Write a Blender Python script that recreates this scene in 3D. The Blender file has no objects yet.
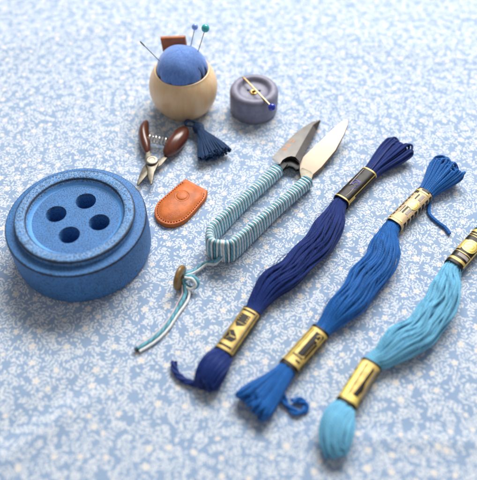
import bpy, bmesh, math, random
from math import sin, cos, pi, sqrt, radians, hypot, atan2
from mathutils import Vector as V, Matrix

S = 0.01                      # everything below is written in centimetres
scene = bpy.context.scene
col = scene.collection
random.seed(11)

# ------------------------------------------------------------------ node helpers
def new_mat(name):
    m = bpy.data.materials.new(name); m.use_nodes = True
    nt = m.node_tree
    b = next(n for n in nt.nodes if n.type == 'BSDF_PRINCIPLED')
    return m, nt, b

class NT:
    """small expression builder on a node tree"""
    def __init__(s, nt): s.nt = nt
    def put(s, sock, v):
        if hasattr(v, 'is_output'): s.nt.links.new(v, sock)
        elif v is not None: sock.default_value = v
    def m(s, op, a, b=None, c=None):
        n = s.nt.nodes.new('ShaderNodeMath'); n.operation = op
        s.put(n.inputs[0], a); s.put(n.inputs[1], b); s.put(n.inputs[2], c)
        return n.outputs[0]
    def vm(s, op, a, b=None):
        n = s.nt.nodes.new('ShaderNodeVectorMath'); n.operation = op
        s.put(n.inputs[0], a)
        if op == 'SCALE': s.put(n.inputs['Scale'], b)
        else: s.put(n.inputs[1], b)
        return n.outputs[1] if op in ('LENGTH', 'DISTANCE', 'DOT_PRODUCT') else n.outputs[0]
    def sep(s, v):
        n = s.nt.nodes.new('ShaderNodeSeparateXYZ'); s.put(n.inputs[0], v); return n.outputs
    def comb(s, x, y, z):
        n = s.nt.nodes.new('ShaderNodeCombineXYZ')
        for k, q in enumerate((x, y, z)): s.put(n.inputs[k], q)
        return n.outputs[0]
    def noise(s, v, scale, detail=2, rough=.5, out='Fac'):
        n = s.nt.nodes.new('ShaderNodeTexNoise'); s.put(n.inputs['Vector'], v)
        n.inputs['Scale'].default_value = scale; n.inputs['Detail'].default_value = detail
        n.inputs['Roughness'].default_value = rough
        return n.outputs[out]
    def mix(s, f, a, b):
        n = s.nt.nodes.new('ShaderNodeMix'); n.data_type = 'RGBA'
        s.put(n.inputs[0], f); s.put(n.inputs[6], a); s.put(n.inputs[7], b)
        return n.outputs[2]
    def step(s, v, lo, hi, smooth=True):
        n = s.nt.nodes.new('ShaderNodeMapRange'); n.interpolation_type = 'SMOOTHSTEP' if smooth else 'LINEAR'
        s.put(n.inputs[0], v); n.inputs[1].default_value = lo; n.inputs[2].default_value = hi
        return n.outputs[0]
    def coord(s, what='Object'):
        n = s.nt.nodes.new('ShaderNodeTexCoord'); return n.outputs[what]
    def bump(s, h, strength, dist, bsdf):
        n = s.nt.nodes.new('ShaderNodeBump'); n.inputs['Strength'].default_value = strength
        n.inputs['Distance'].default_value = dist * S; s.put(n.inputs['Height'], h)
        s.nt.links.new(n.outputs[0], bsdf.inputs['Normal'])

def rgba(c): return (c[0], c[1], c[2], 1)

def simple(name, c, rough=.5, metal=0, var=.15, vscale=3, bump=0, bscale=30, bdist=.02, sheen=0, coat=0, spec=.5):
    """plain surface: colour with slow variation, fine bump (scales per cm)"""
    m, nt, b = new_mat(name); q = NT(nt)
    p = q.vm('SCALE', q.coord(), 100)
    n = q.noise(p, vscale, 4, .6)
    dark = tuple(x * (1 - var) for x in c); light = tuple(min(1, x * (1 + var)) for x in c)
    q.put(b.inputs['Base Color'], q.mix(q.step(n, .3, .7), rgba(dark), rgba(light)))
    b.inputs['Roughness'].default_value = rough; b.inputs['Metallic'].default_value = metal
    b.inputs['Sheen Weight'].default_value = sheen; b.inputs['Coat Weight'].default_value = coat
    b.inputs['Specular IOR Level'].default_value = spec
    if bump: q.bump(q.noise(p, bscale, 3, .6), bump, bdist, b)
    return m

def cloth_material():
    m, nt, b = new_mat('printed_cotton'); q = NT(nt)
    P = q.vm('SCALE', q.coord(), 100)
    xy = q.sep(P); P = q.comb(xy[0], xy[1], 0.0)
    wob = q.noise(P, .9, 2, .5, 'Color')
    P2 = q.vm('SCALE', q.vm('ADD', P, q.vm('SCALE', q.vm('SUBTRACT', wob, (.5, .5, .5)), .30)), 1.10)
    def cell(scale, off, rnd=1.0):
        v = nt.nodes.new('ShaderNodeTexVoronoi'); v.voronoi_dimensions = '2D'; v.feature = 'F1'
        v.inputs['Scale'].default_value = scale; v.inputs['Randomness'].default_value = rnd
        pp = q.vm('ADD', P2, off); q.put(v.inputs['Vector'], pp)
        loc = q.vm('SUBTRACT', pp, v.outputs['Position'])
        c = q.sep(v.outputs['Color'])
        r = nt.nodes.new('ShaderNodeVectorRotate'); r.rotation_type = 'Z_AXIS'
        q.put(r.inputs['Vector'], loc); q.put(r.inputs['Angle'], q.m('MULTIPLY', c[0], 6.283))
        l = q.sep(r.outputs[0])
        return l[0], l[1], c
    def leaf(u, v, a, bb):       # >0 inside a pointed leaf of half length a, half width bb
        k = q.m('DIVIDE', u, a)
        return q.m('SUBTRACT', q.m('MULTIPLY', q.m('SUBTRACT', 1.0, q.m('MULTIPLY', k, k)), bb), q.m('ABSOLUTE', v))
    def sprig(scale, off):
        x, y, c = cell(scale, off, .8)
        y = q.m('ADD', y, q.m('MULTIPLY', q.m('MULTIPLY', x, x), .9))       # curved stem
        w = q.m('ABSOLUTE', y)
        xm = q.m('WRAP', x, .085, -.085)
        ca, sa = cos(radians(48)), sin(radians(48))
        du = q.m('ADD', q.m('MULTIPLY', xm, ca), q.m('MULTIPLY', q.m('SUBTRACT', w, .085), sa))
        dv = q.m('SUBTRACT', q.m('MULTIPLY', q.m('SUBTRACT', w, .085), ca), q.m('MULTIPLY', xm, sa))
        L = leaf(du, dv, .088, .034)
        inside = q.m('SUBTRACT', .25, q.m('ABSOLUTE', x))
        L = q.m('MINIMUM', L, inside)
        T = leaf(q.m('SUBTRACT', x, .33), y, .085, .034)
        st = q.m('MINIMUM', q.m('SUBTRACT', .011, w), inside)
        return q.m('MAXIMUM', q.m('MAXIMUM', L, T), st)
    s1 = sprig(1.5, (3.1, 7.7, 0)); s2 = sprig(1.7, (11.3, 2.9, 0))
    def single(scale, off, a, bb):
        x, y, c = cell(scale, off, 1.0)
        return leaf(x, q.m('ADD', y, q.m('MULTIPLY', q.m('MULTIPLY', x, x), 1.5)), a, bb)
    l1 = single(2.6, (1.7, 9.2, 0), .095, .038); l2 = single(2.6, (6.4, 4.4, 0), .10, .042)
    leaves = q.m('MAXIMUM', q.m('MAXIMUM', s1, s2), q.m('MAXIMUM', l1, l2))
    fx, fy, fc = cell(1.1, (5.5, 1.1, 0), .8)
    ang = q.m('ARCTAN2', fy, fx); rad = q.m('SQRT', q.m('ADD', q.m('MULTIPLY', fx, fx), q.m('MULTIPLY', fy, fy)))
    pet = q.m('ABSOLUTE', q.m('COSINE', q.m('MULTIPLY', ang, 2.5)))
    size = q.m('ADD', .13, q.m('MULTIPLY', fc[1], .07))
    size = q.m('MULTIPLY', size, q.m('GREATER_THAN', fc[2], .35))
    fl = q.m('SUBTRACT', q.m('MULTIPLY', size, q.m('ADD', .5, q.m('MULTIPLY', pet, .5))), rad)
    leaves = q.m('MINIMUM', leaves, q.m('SUBTRACT', -.035, fl))       # thin blue halo round each blossom
    ml = q.m('MULTIPLY', q.step(leaves, -.014, .014), .92); mf = q.step(fl, -.008, .010)
    ctr = q.step(rad, .055, .03)
    slow = q.noise(P, .35, 3, .55)
    blue = q.mix(q.step(slow, .3, .7), (.210, .315, .480, 1), (.260, .365, .530, 1))
    weave = q.noise(P, 26, 2, .7)
    blue = q.mix(q.step(weave, .25, .75), blue, (.29, .40, .58, 1))
    c = q.mix(ml, blue, (.68, .72, .77, 1))
    c = q.mix(mf, c, (.70, .69, .685, 1)); c = q.mix(q.m('MULTIPLY', ctr, q.m('MULTIPLY', mf, .6)), c, (.74, .62, .48, 1))
    q.put(b.inputs['Base Color'], c)
    b.inputs['Roughness'].default_value = .85; b.inputs['Sheen Weight'].default_value = .35; b.inputs['Sheen Roughness'].default_value = .6
    b.inputs['Specular IOR Level'].default_value = .2
    wx = q.m('SINE', q.m('MULTIPLY', xy[0], 150.0)); wy = q.m('SINE', q.m('MULTIPLY', xy[1], 150.0))
    h = q.m('ADD', q.m('MULTIPLY', q.m('MULTIPLY', wx, wy), .3), q.m('MULTIPLY', weave, .8))
    q.bump(h, .35, .012, b)
    return m

def thread_material(name, c, twist=4.5, dark=.55, sheen=.08, rough=.5):
    """stranded cotton: twist lines run diagonally round each tube (UV: u around, v along in cm)"""
    m, nt, b = new_mat(name); q = NT(nt)
    uv = q.sep(q.coord('UV')); P = q.vm('SCALE', q.coord(), 100)
    ph = q.m('ADD', q.m('MULTIPLY', uv[0], 6.283 * 2), q.m('MULTIPLY', uv[1], 6.283 * twist))
    ph = q.m('ADD', ph, q.m('MULTIPLY', q.noise(P, 4, 2), 6.0))
    w = q.m('ADD', q.m('MULTIPLY', q.m('SINE', ph), .5), .5)
    n = q.noise(P, 1.6, 3, .6)
    c2 = tuple(x * dark for x in c)
    base = q.mix(q.step(w, 0, .55), rgba(c2), rgba(c))
    base = q.mix(q.m('MULTIPLY', q.step(n, .4, .75), .35), base, rgba(tuple(min(1, x * 1.5 + .01) for x in c)))
    q.put(b.inputs['Base Color'], base)
    b.inputs['Roughness'].default_value = rough; b.inputs['Sheen Weight'].default_value = sheen
    b.inputs['Sheen Roughness'].default_value = .4
    b.inputs['Specular IOR Level'].default_value = .22
    fib = q.noise(P, 60, 2, .6)
    q.bump(q.m('ADD', q.m('MULTIPLY', w, .7), q.m('MULTIPLY', fib, 1.0)), .45, .014, b)
    return m

def paint_button_material(name, body, speck_light, rings=(), speck=0.0, dark=(.006, .012, .03)):
    """chalky paint worn through at the turned edges: rings = [(radius, half width, amount)] in cm"""
    m, nt, b = new_mat(name); q = NT(nt)
    P = q.vm('SCALE', q.coord(), 100); p = q.sep(P)
    rad = q.m('SQRT', q.m('ADD', q.m('MULTIPLY', p[0], p[0]), q.m('MULTIPLY', p[1], p[1])))
    n1 = q.noise(P, 1.1, 4, .6); n2 = q.noise(P, 17, 3, .65); n3 = q.noise(P, 23, 2, .6)
    c = q.mix(q.step(n1, .3, .7), rgba(tuple(x * .85 for x in body)), rgba(tuple(min(1, x * 1.12) for x in body)))
    c = q.mix(q.m('MULTIPLY', q.step(n2, .62, .70), .35), c, rgba(tuple(x * .35 for x in body)))
    if speck:
        c = q.mix(q.m('MULTIPLY', q.step(n3, .50, .56), speck), c, rgba(speck_light))
        c = q.mix(q.m('MULTIPLY', q.step(n2, .53, .57), min(1, speck * 1.1)), c, (.030, .035, .06, 1))
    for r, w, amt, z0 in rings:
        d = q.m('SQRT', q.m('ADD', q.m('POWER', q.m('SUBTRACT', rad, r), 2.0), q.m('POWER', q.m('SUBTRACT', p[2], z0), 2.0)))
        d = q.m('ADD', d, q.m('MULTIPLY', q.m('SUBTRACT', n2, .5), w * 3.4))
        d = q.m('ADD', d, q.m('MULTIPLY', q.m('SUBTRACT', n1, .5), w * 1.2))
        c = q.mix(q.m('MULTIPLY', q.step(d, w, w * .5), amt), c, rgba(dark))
    q.put(b.inputs['Base Color'], c)
    b.inputs['Roughness'].default_value = .55; b.inputs['Specular IOR Level'].default_value = .4
    q.bump(q.m('ADD', q.m('MULTIPLY', n2, .8), n3), .5, .035, b)
    return m

def wood_material(name, c1, c2, scale=1.0, rough=.45, coat=0, axis=2):
    m, nt, b = new_mat(name); q = NT(nt)
    P = q.vm('SCALE', q.coord(), 100)
    st = [7.0 * scale] * 3; st[axis] = .8 * scale
    n = q.noise(q.vm('MULTIPLY', P, tuple(st)), 1, 4, .6)
    n2 = q.noise(P, .8, 2)
    c = q.mix(q.step(n, .25, .75), rgba(c1), rgba(c2))
    c = q.mix(q.m('MULTIPLY', q.step(n2, .4, .7), .35), c, rgba(tuple(x * .75 for x in c1)))
    q.put(b.inputs['Base Color'], c); b.inputs['Roughness'].default_value = rough
    b.inputs['Coat Weight'].default_value = coat; b.inputs['Coat Roughness'].default_value = .2
    q.bump(n, .15, .02, b)
    return m

# ------------------------------------------------------------------ mesh builder
class MB:
    def __init__(s): s.v = []; s.f = []; s.uv = []; s.mi = []; s.cur = 0
    def face(s, idx, uvs=None):
        s.f.append(tuple(idx)); s.uv.append(uvs or [(0, 0)] * len(idx)); s.mi.append(s.cur)
    def tube(s, pts, rad, n=8, cap=True, rfun=None):
        """round tube along points (parallel transport), v in cm along it"""
        pts = [V(p) for p in pts]
        T = []
        for i in range(len(pts)):
            a = pts[max(0, i - 1)]; b = pts[min(len(pts) - 1, i + 1)]
            d = b - a
            T.append(d.normalized() if d.length > 1e-9 else (T[-1] if T else V((1, 0, 0))))
        up = V((0, 0, 1)) if abs(T[0].z) < .9 else V((1, 0, 0))
        N = (up - T[0] * up.dot(T[0])).normalized()
        base = len(s.v); L = 0; Ls = []
        for i, p in enumerate(pts):
            if i:
                N = N - T[i] * N.dot(T[i])
                N = N.normalized() if N.length > 1e-6 else V((1, 0, 0))
                L += (p - pts[i - 1]).length
            Ls.append(L); B = T[i].cross(N)
            r = rad * (rfun(i / (len(pts) - 1)) if rfun else 1)
            for k in range(n):
                a = 2 * pi * k / n
                s.v.append(p + N * (r * cos(a)) + B * (r * sin(a)))
        for i in range(len(pts) - 1):
            for k in range(n):
                k2 = (k + 1) % n
                s.face((base + i * n + k, base + i * n + k2, base + (i + 1) * n + k2, base + (i + 1) * n + k),
                       [(k / n, Ls[i]), ((k + 1) / n, Ls[i]), ((k + 1) / n, Ls[i + 1]), (k / n, Ls[i + 1])])
        if cap:
            s.face([base + k for k in range(n)][::-1]); s.face([base + (len(pts) - 1) * n + k for k in range(n)])
    def lathe(s, prof, n=64, c=(0, 0, 0), close_top=True, close_bottom=True):
        c = V(c); base = len(s.v)
        for r, z in prof:
            for k in range(n):
                a = 2 * pi * k / n; s.v.append(c + V((r * cos(a), r * sin(a), z)))
        for i in range(len(prof) - 1):
            for k in range(n):
                k2 = (k + 1) % n
                s.face((base + i * n + k, base + i * n + k2, base + (i + 1) * n + k2, base + (i + 1) * n + k))
        if close_bottom: s.face([base + k for k in range(n)][::-1])
        if close_top: s.face([base + (len(prof) - 1) * n + k for k in range(n)])
    def loft(s, rings, closed=True, cap=True, uvs=None):
        base = len(s.v); n = len(rings[0])
        for r in rings: s.v += [V(p) for p in r]
        for i in range(len(rings) - 1):
            for k in range(n if closed else n - 1):
                k2 = (k + 1) % n
                s.face((base + i * n + k, base + i * n + k2, base + (i + 1) * n + k2, base + (i + 1) * n + k),
                       [(k / n, i), ((k + 1) / n, i), ((k + 1) / n, i + 1), (k / n, i + 1)])
        if cap and closed:
            s.face([base + k for k in range(n)][::-1]); s.face([base + (len(rings) - 1) * n + k for k in range(n)])
    def ball(s, c, r, nu=20, nv=12, sq=(1, 1, 1)):
        c = V(c); rings = []
        for i in range(nv + 1):
            a = -pi / 2 + pi * (i + .02) / (nv + .04)
            rings.append([c + V((r * sq[0] * cos(a) * cos(2 * pi * k / nu), r * sq[1] * cos(a) * sin(2 * pi * k / nu), r * sq[2] * sin(a))) for k in range(nu)])
        s.loft(rings)
    def box(s, M, a, b, c):
        base = len(s.v)
        for x in (-a, a):
            for y in (-b, b):
                for z in (-c, c): s.v.append(M @ V((x, y, z)))
        for f in ((0, 1, 3, 2), (4, 6, 7, 5), (0, 4, 5, 1), (2, 3, 7, 6), (0, 2, 6, 4), (1, 5, 7, 3)):
            s.face([base + i for i in f])
    def build(s, name, mats, parent=None, smooth=40, bevel=0, bseg=2, subsurf=0, loc=None):
        o_loc = V(parent['_o']) if parent else V(loc or (0, 0, 0))
        me = bpy.data.meshes.new(name)
        me.from_pydata([((v - o_loc) * S)[:] for v in s.v], [], s.f)
        mats = mats if isinstance(mats, (list, tuple)) else [mats]
        for m in mats: me.materials.append(m)
        uvl = me.uv_layers.new(name='UVMap')
        for p, us, mi in zip(me.polygons, s.uv, s.mi):
            p.material_index = mi; p.use_smooth = True
            for li, u in zip(p.loop_indices, us): uvl.data[li].uv = u
        o = bpy.data.objects.new(name, me); col.objects.link(o)
        if parent: o.parent = parent
        else: o.location = o_loc * S
        if bevel or subsurf:
            if bevel:
                md = o.modifiers.new('b', 'BEVEL'); md.width = bevel * S; md.segments = bseg; md.limit_method = 'ANGLE'; md.angle_limit = radians(35)
            if subsurf:
                md = o.modifiers.new('s', 'SUBSURF'); md.levels = subsurf; md.render_levels = subsurf
            apply(o)
        sharp(o.data, smooth)
        return o

def sharp(me, deg):
    bm = bmesh.new(); bm.from_mesh(me)
    bmesh.ops.recalc_face_normals(bm, faces=bm.faces)
    for e in bm.edges:
        if len(e.link_faces) == 2 and e.calc_face_angle(0) > radians(deg): e.smooth = False
    for f in bm.faces: f.smooth = True
    bm.to_mesh(me); bm.free()

def apply(o):
    dg = bpy.context.evaluated_depsgraph_get(); dg.update()
    me = bpy.data.meshes.new_from_object(o.evaluated_get(dg))
    old = o.data; o.modifiers.clear(); o.data = me; me.name = old.name

def thing(name, label, cat, loc, group=None):
    o = bpy.data.objects.new(name, None); col.objects.link(o)
    o.location = V(loc) * S; o['label'] = label; o['category'] = cat; o['_o'] = list(loc)
    o.empty_display_size = .01
    if group: o['group'] = group
    return o

def cat(P, n=8):
    """Catmull-Rom through points, n steps per span"""
    P = [V(p) for p in P]; Q = [P[0] * 2 - P[1]] + P + [P[-1] * 2 - P[-2]]; out = []
    for i in range(1, len(Q) - 2):
        a, b, c, d = Q[i - 1:i + 3]
        for k in range(n):
            t = k / n
            out.append(.5 * ((2 * b) + (c - a) * t + (2 * a - 5 * b + 4 * c - d) * t * t + (3 * b - a - 3 * c + d) * t ** 3))
    out.append(P[-1]); return out

def resample(pts, n):
    L = [0]
    for a, b in zip(pts, pts[1:]): L.append(L[-1] + (b - a).length)
    out = []; j = 0
    for i in range(n):
        t = L[-1] * i / (n - 1)
        while j < len(L) - 2 and L[j + 1] < t: j += 1
        k = (t - L[j]) / max(1e-9, L[j + 1] - L[j]); out.append(pts[j].lerp(pts[j + 1], min(1, k)))
    return out

def smooth01(t): t = max(0, min(1, t)); return t * t * (3 - 2 * t)

# ------------------------------------------------------------------ the printed cloth
def cloth_z(x, y):
    def ridge(x0, y0, x1, y1, w, h):
        dx, dy = x1 - x0, y1 - y0; L = hypot(dx, dy); t = ((x - x0) * dx + (y - y0) * dy) / L / L
        d = ((x - x0) * dy - (y - y0) * dx) / L
        e = smooth01(min((t + .25) / .5, (1.25 - t) / .5))
        return h * e * math.exp(-(d / w) ** 2)
    z = 0
    z += ridge(-9.5, 7.3, -5.6, 10.6, .50, .15)
    z -= ridge(-9.0, 8.6, -5.8, 11.2, .6, .12)
    z += ridge(2.4, 8.95, 9.5, 8.75, .30, .07)
    z += ridge(-4.5, 5.5, -1.5, 8.2, .8, .06)
    z += ridge(-16, 31, -6, 35, 1.2, .15)
    z += ridge(6, 33, 18, 30, 1.5, .15)
    z -= .004
    return z

mb = MB()
def axis(lo, hi, a, b, fine, coarse):
    out = [lo]
    while out[-1] < hi - 1e-6:
        out.append(min(hi, out[-1] + (fine if a - 1e-6 <= out[-1] < b else coarse)))
    return out
xs = axis(-60, 60, -18, 18, .2, 3.0); ys = axis(-24, 84, 3, 38, .2, 3.0)
for y in ys:
    for x in xs: mb.v.append(V((x, y, cloth_z(x, y))))
nx = len(xs)
for j in range(len(ys) - 1):
    for i in range(nx - 1):
        mb.face((j * nx + i, j * nx + i + 1, (j + 1) * nx + i + 1, (j + 1) * nx + i))
cloth = mb.build('tablecloth', cloth_material()); cloth['kind'] = 'structure'
cloth['label'] = 'pale blue cotton cloth printed with white leaf sprigs and cream blossoms'

# ------------------------------------------------------------------ big blue wooden button
def boolean_cut(o, cutter):
    md = o.modifiers.new('c', 'BOOLEAN'); md.operation = 'DIFFERENCE'; md.object = cutter; md.solver = 'EXACT'
    apply(o); me = cutter.data; bpy.data.objects.remove(cutter); bpy.data.meshes.remove(me)

BX, BY = -6.82, 17.62
t = thing('wooden_button', 'large round blue painted wooden block shaped like a four-hole button', 'button', (BX, BY, 0))
blue_body = paint_button_material('blue_chalk_paint_shaded', (.045, .185, .480), (.09, .27, .58), rings=((2.945, .065, .95, 1.965),), speck=.62)  # body blue darkened, painting in the shade on its front side
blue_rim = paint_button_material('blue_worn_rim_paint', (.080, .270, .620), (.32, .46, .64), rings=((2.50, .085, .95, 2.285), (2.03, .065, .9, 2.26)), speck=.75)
blue_dish = paint_button_material('blue_paint_lit_dish', (.105, .340, .760), (.40, .50, .66), rings=(), speck=.05)  # same paint lightened, the light on the dish put into its colour
mb = MB()
mb.lathe([(2.80, 0.0), (2.90, .06), (2.955, .2), (2.965, .6), (2.962, 1.3), (2.955, 1.85), (2.945, 1.94), (2.915, 1.985), (2.87, 2.0), (2.49, 2.0)], 160, (BX, BY, 0))
body = mb.build('body', [blue_body, blue_dish], t, smooth=50)
mb = MB()
mb.lathe([(2.47, 1.90), (2.50, 2.01), (2.505, 2.06), (2.505, 2.24), (2.49, 2.29), (2.45, 2.315), (2.36, 2.325), (2.18, 2.315), (2.09, 2.30), (2.04, 2.26), (1.97, 2.12), (1.90, 2.03), (1.83, 2.0), (1.7, 1.99), (1.0, 1.985), (0.02, 1.985)], 160, (BX, BY, 0))
rim = mb.build('raised_rim', [blue_rim, blue_dish], t, smooth=50)
for p in rim.data.polygons:
    c = p.center
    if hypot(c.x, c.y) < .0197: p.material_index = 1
for hx, hy in ((-7.70, 17.87), (-6.55, 18.59), (-6.97, 16.75), (-5.82, 17.42)):
    for tgt in (body, rim):
        mb = MB(); mb.lathe([(.40, .8), (.41, 1.9), (.415, 1.95), (.44, 2.0), (.47, 2.02), (.5, 2.1)], 48, (hx, hy, 0))
        boolean_cut(tgt, mb.build('cutter', blue_body))
for o in (body, rim): sharp(o.data, 35)

# ------------------------------------------------------------------ pincushion in a wooden cup
CX, CY = -2.84, 27.02
t = thing('pincushion', 'blue domed pincushion set in a pale turned wooden cup', 'pincushion', (CX, CY, 0))
mb = MB()
prof = [(1.05, 0), (1.13, .03)]
for k in range(1, 24):
    z = .03 + (2.36 - .03) * k / 23; prof.append((sqrt(max(0, 1.76 ** 2 - (z - 1.28) ** 2)), z))
prof += [(1.385, 2.40), (1.35, 2.41), (1.31, 2.39), (1.28, 2.30), (1.25, 2.0), (1.2, 1.7)]
mb.lathe(prof, 96, (CX, CY, 0))
mb.build('wooden_cup', wood_material('pale_beech', (.84, .52, .26), (.88, .66, .40), .6, .38, .15), t)
cush_m, nt, b = new_mat('blue_cushion_cotton'); q = NT(nt); P = q.vm('SCALE', q.coord(), 100); p = q.sep(P)
n = q.noise(q.vm('MULTIPLY', P, (10, 10, 3)), 1, 4, .65)
q.put(b.inputs['Base Color'], q.mix(q.step(n, .3, .7), (.085, .20, .56, 1), (.135, .27, .66, 1)))
b.inputs['Roughness'].default_value = .8; b.inputs['Sheen Weight'].default_value = .35
wv = q.noise(P, 30, 2, .6)
q.bump(q.m('ADD', wv, n), .35, .02, b)
mb = MB(); rings = []
folds = [(-.55, .10, .10), (-.30, .07, .08), (.25, .10, .06), (1.4, .12, .06), (2.6, .1, .07), (3.7, .1, .07), (4.3, .08, .06), (5.1, .1, .05)]
for i in range(37):
    a = -.35 + (pi / 2 + .35) * i / 36.5; ring = []
    for k in range(96):
        th = 2 * pi * k / 96
        rr = 1.30 * cos(a); dent = 0
        for f0, fw, fd in folds:
            d = (th - f0 + pi) % (2 * pi) - pi
            dent += fd * math.exp(-(d / fw) ** 2) * smooth01((.75 - a) / .75)
        lump = .02 * sin(3 * th + 1) * cos(a) + .012 * sin(5 * th + 4 * a)
        rr *= 1 - dent + lump
        ring.append((CX + rr * cos(th), CY - .02 + rr * sin(th), 2.32 + 1.22 * sin(a) * (1 + .5 * lump)))
    rings.append(ring)
mb.loft(rings); cushion = mb.build('cushion', cush_m, t, smooth=60)
mb = MB()
for f0, a1 in ((-.56, .62), (-.18, .40)):
    pts = []
    for k in range(12):
        a = -.05 + a1 * k / 11
        rr = 1.30 * cos(a) * 1.0 - .015; pts.append((CX + rr * cos(f0 - .06 * k / 11), CY - .02 + rr * sin(f0 - .06 * k / 11), 2.32 + 1.22 * sin(a)))
    mb.tube(pts, .035, 8, rfun=lambda u: 1 - .7 * u)
pleat_shade = thread_material('navy_pleat_shade', (.008, .014, .05))
mb.build('pleat_shade_line', pleat_shade, cushion if False else t)  # thin dark arcs standing for the shade in two pleat folds
tan_m = simple('reddish_brown_leather', (.40, .105, .022), .45, 0, .25, 1.5, .3, 22, .03, 0, .1)
mb = MB()
M = Matrix.Translation((-3.24, 28.42, 2.55)) @ Matrix.Rotation(radians(-5), 4, 'Z') @ Matrix.Rotation(radians(-6), 4, 'X') @ Matrix.Rotation(radians(-6), 4, 'Y')
prof2 = []
for k in range(9):
    a = pi * k / 8; prof2.append((.13 * cos(a), .62 + .13 * sin(a) * .7))
outer = [(.13, -1.1)] + prof2 + [(-.13, -1.1)]
inner = [(.03, -1.1)] + [(.03 * cos(pi * k / 8), .52 + .03 * sin(pi * k / 8)) for k in range(9)] + [(-.03, -1.1)]
r0 = [M @ V((-.62, y, z)) for y, z in outer + inner[::-1]]; r1 = [M @ V((.62, y, z)) for y, z in outer + inner[::-1]]
mb.loft([r0, r1], cap=False)
no = len(outer); ni = len(inner); nn = no + ni; b0 = 0
for k in range(no - 1):
    for base in (0, nn):
        mb.face((base + k, base + k + 1, base + nn - 2 - k, base + nn - 1 - k))
mb.build('leather_tab', tan_m, t, bevel=.02)

# pins stuck in the cushion
steel = simple('pin_steel', (.34, .34, .36), .3, 1, .1)
def pearl(name, c): return simple(name, c, .18, 0, .05, 1, 0, coat=.6)
def pin(name, label, entry, head, hm, hr, group, sm=None, buried=.35, sr=.022, cat_='pin', kind='ball'):
    e, h = V(entry), V(head); d = (h - e).normalized()
    t = thing(name, label, cat_, e[:], group)
    mb = MB(); mb.tube([e - d * buried, e, e.lerp(h, .5), h], sr, 10, rfun=(lambda u: .4 + .6 * min(1, u * 4)))
    mb.build('shaft', sm or steel, t)
    if kind == 'ball':
        mb = MB(); mb.ball(h, hr, 24, 14); mb.build('head', hm, t)
    return t
G = 'pins stuck in the blue pincushion'
pin('pin', 'pin with a periwinkle blue ball head stuck in the pincushion beside the leather tab', (-2.42, 27.82, 3.02), (-2.15, 28.22, 4.0), pearl('periwinkle_bead', (.26, .40, .86)), .165, G)
pin('pin', 'pin with a teal green ball head stuck in the pincushion', (-2.12, 27.25, 2.86), (-1.60, 27.62, 4.33), pearl('teal_bead', (.03, .42, .44)), .20, G)
e, h = V((-3.80, 26.92, 2.80)), V((-4.72, 26.85, 4.13))
nd = thing('needle', 'plain steel needle without a coloured head leaning out of the pincushion left side', 'needle', e[:], G)
d = (h - e).normalized(); mb = MB()
mb.tube([e - d * .4, e, e.lerp(h, .4), e.lerp(h, .8)], .021, 10, rfun=lambda u: .35 + .65 * min(1, u * 3))
mb.build('shaft', steel, nd)
mb = MB(); mb.tube([e.lerp(h, .78), e.lerp(h, .84), e.lerp(h, .96), h], .042, 10, rfun=lambda u: sin(pi * (.2 + .62 * u)))
mb.build('eye', steel, nd)

# ------------------------------------------------------------------ small grey button and the pin on it
GX, GY = .80, 26.74
t = thing('grey_button', 'small slate grey button-shaped block with a dished top and gilt eyelet', 'button', (GX, GY, 0))
mb = MB(); prof = [(1.10, 0), (1.19, .04), (1.235, .14), (1.25, .4), (1.25, 1.12)]
for k in range(1, 9):
    a = pi / 2 * k / 8; prof.append((1.25 - .24 * (1 - cos(a)), 1.12 + .30 * sin(a)))
prof += [(.93, 1.425), (.86, 1.40), (.80, 1.33), (.75, 1.24), (.68, 1.20), (.5, 1.185), (.02, 1.18)]
mb.lathe(prof, 96, (GX, GY, 0))
grey_m = simple('slate_grey_paint', (.205, .205, .290), .5, 0, .18, 2.5, .25, 18, .02)
gb = mb.build('body', grey_m, t, smooth=50)
for hx, hy, r in ((-.30, .10, .075), (.28, .06, .075), (-.03, .30, .06), (-.02, -.08, .10)):
    mb = MB(); mb.lathe([(r, .8), (r, 1.6)], 24, (GX + hx, GY + hy, 0)); boolean_cut(gb, mb.build('cutter', grey_m))
sharp(gb.data, 40)
gold = simple('gilt_brass', (.72, .47, .15), .28, 1, .12, 6)
mb = MB()
for hx, hy, R, r in ((-.02, -.08, .135, .05),):
    mb.tube([(GX + hx + R * cos(2 * pi * k / 28), GY + hy + R * sin(2 * pi * k / 28), 1.205) for k in range(29)], r, 10, cap=False)
mb.build('eyelet', gold, t)
pt = thing('pin', 'gold pin with a cobalt blue ball head lying across the small grey button', 'pin', (.95, 26.4, 1.46))
mb = MB(); a, b_ = V((.20, 27.62, 1.455)), V((1.60, 25.32, 1.455))
mb.tube([a, a.lerp(b_, .1), a.lerp(b_, .5), b_], .045, 10, rfun=lambda u: .35 + .65 * min(1, u * 5)); mb.build('shaft', simple('pale_gold_wire', (.80, .58, .30), .3, 1, .06), pt)
mb = MB(); mb.ball(b_ + (b_ - a).normalized() * .12, .195, 24, 14); mb.build('head', pearl('cobalt_bead', (.008, .03, .42)), pt)

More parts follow.
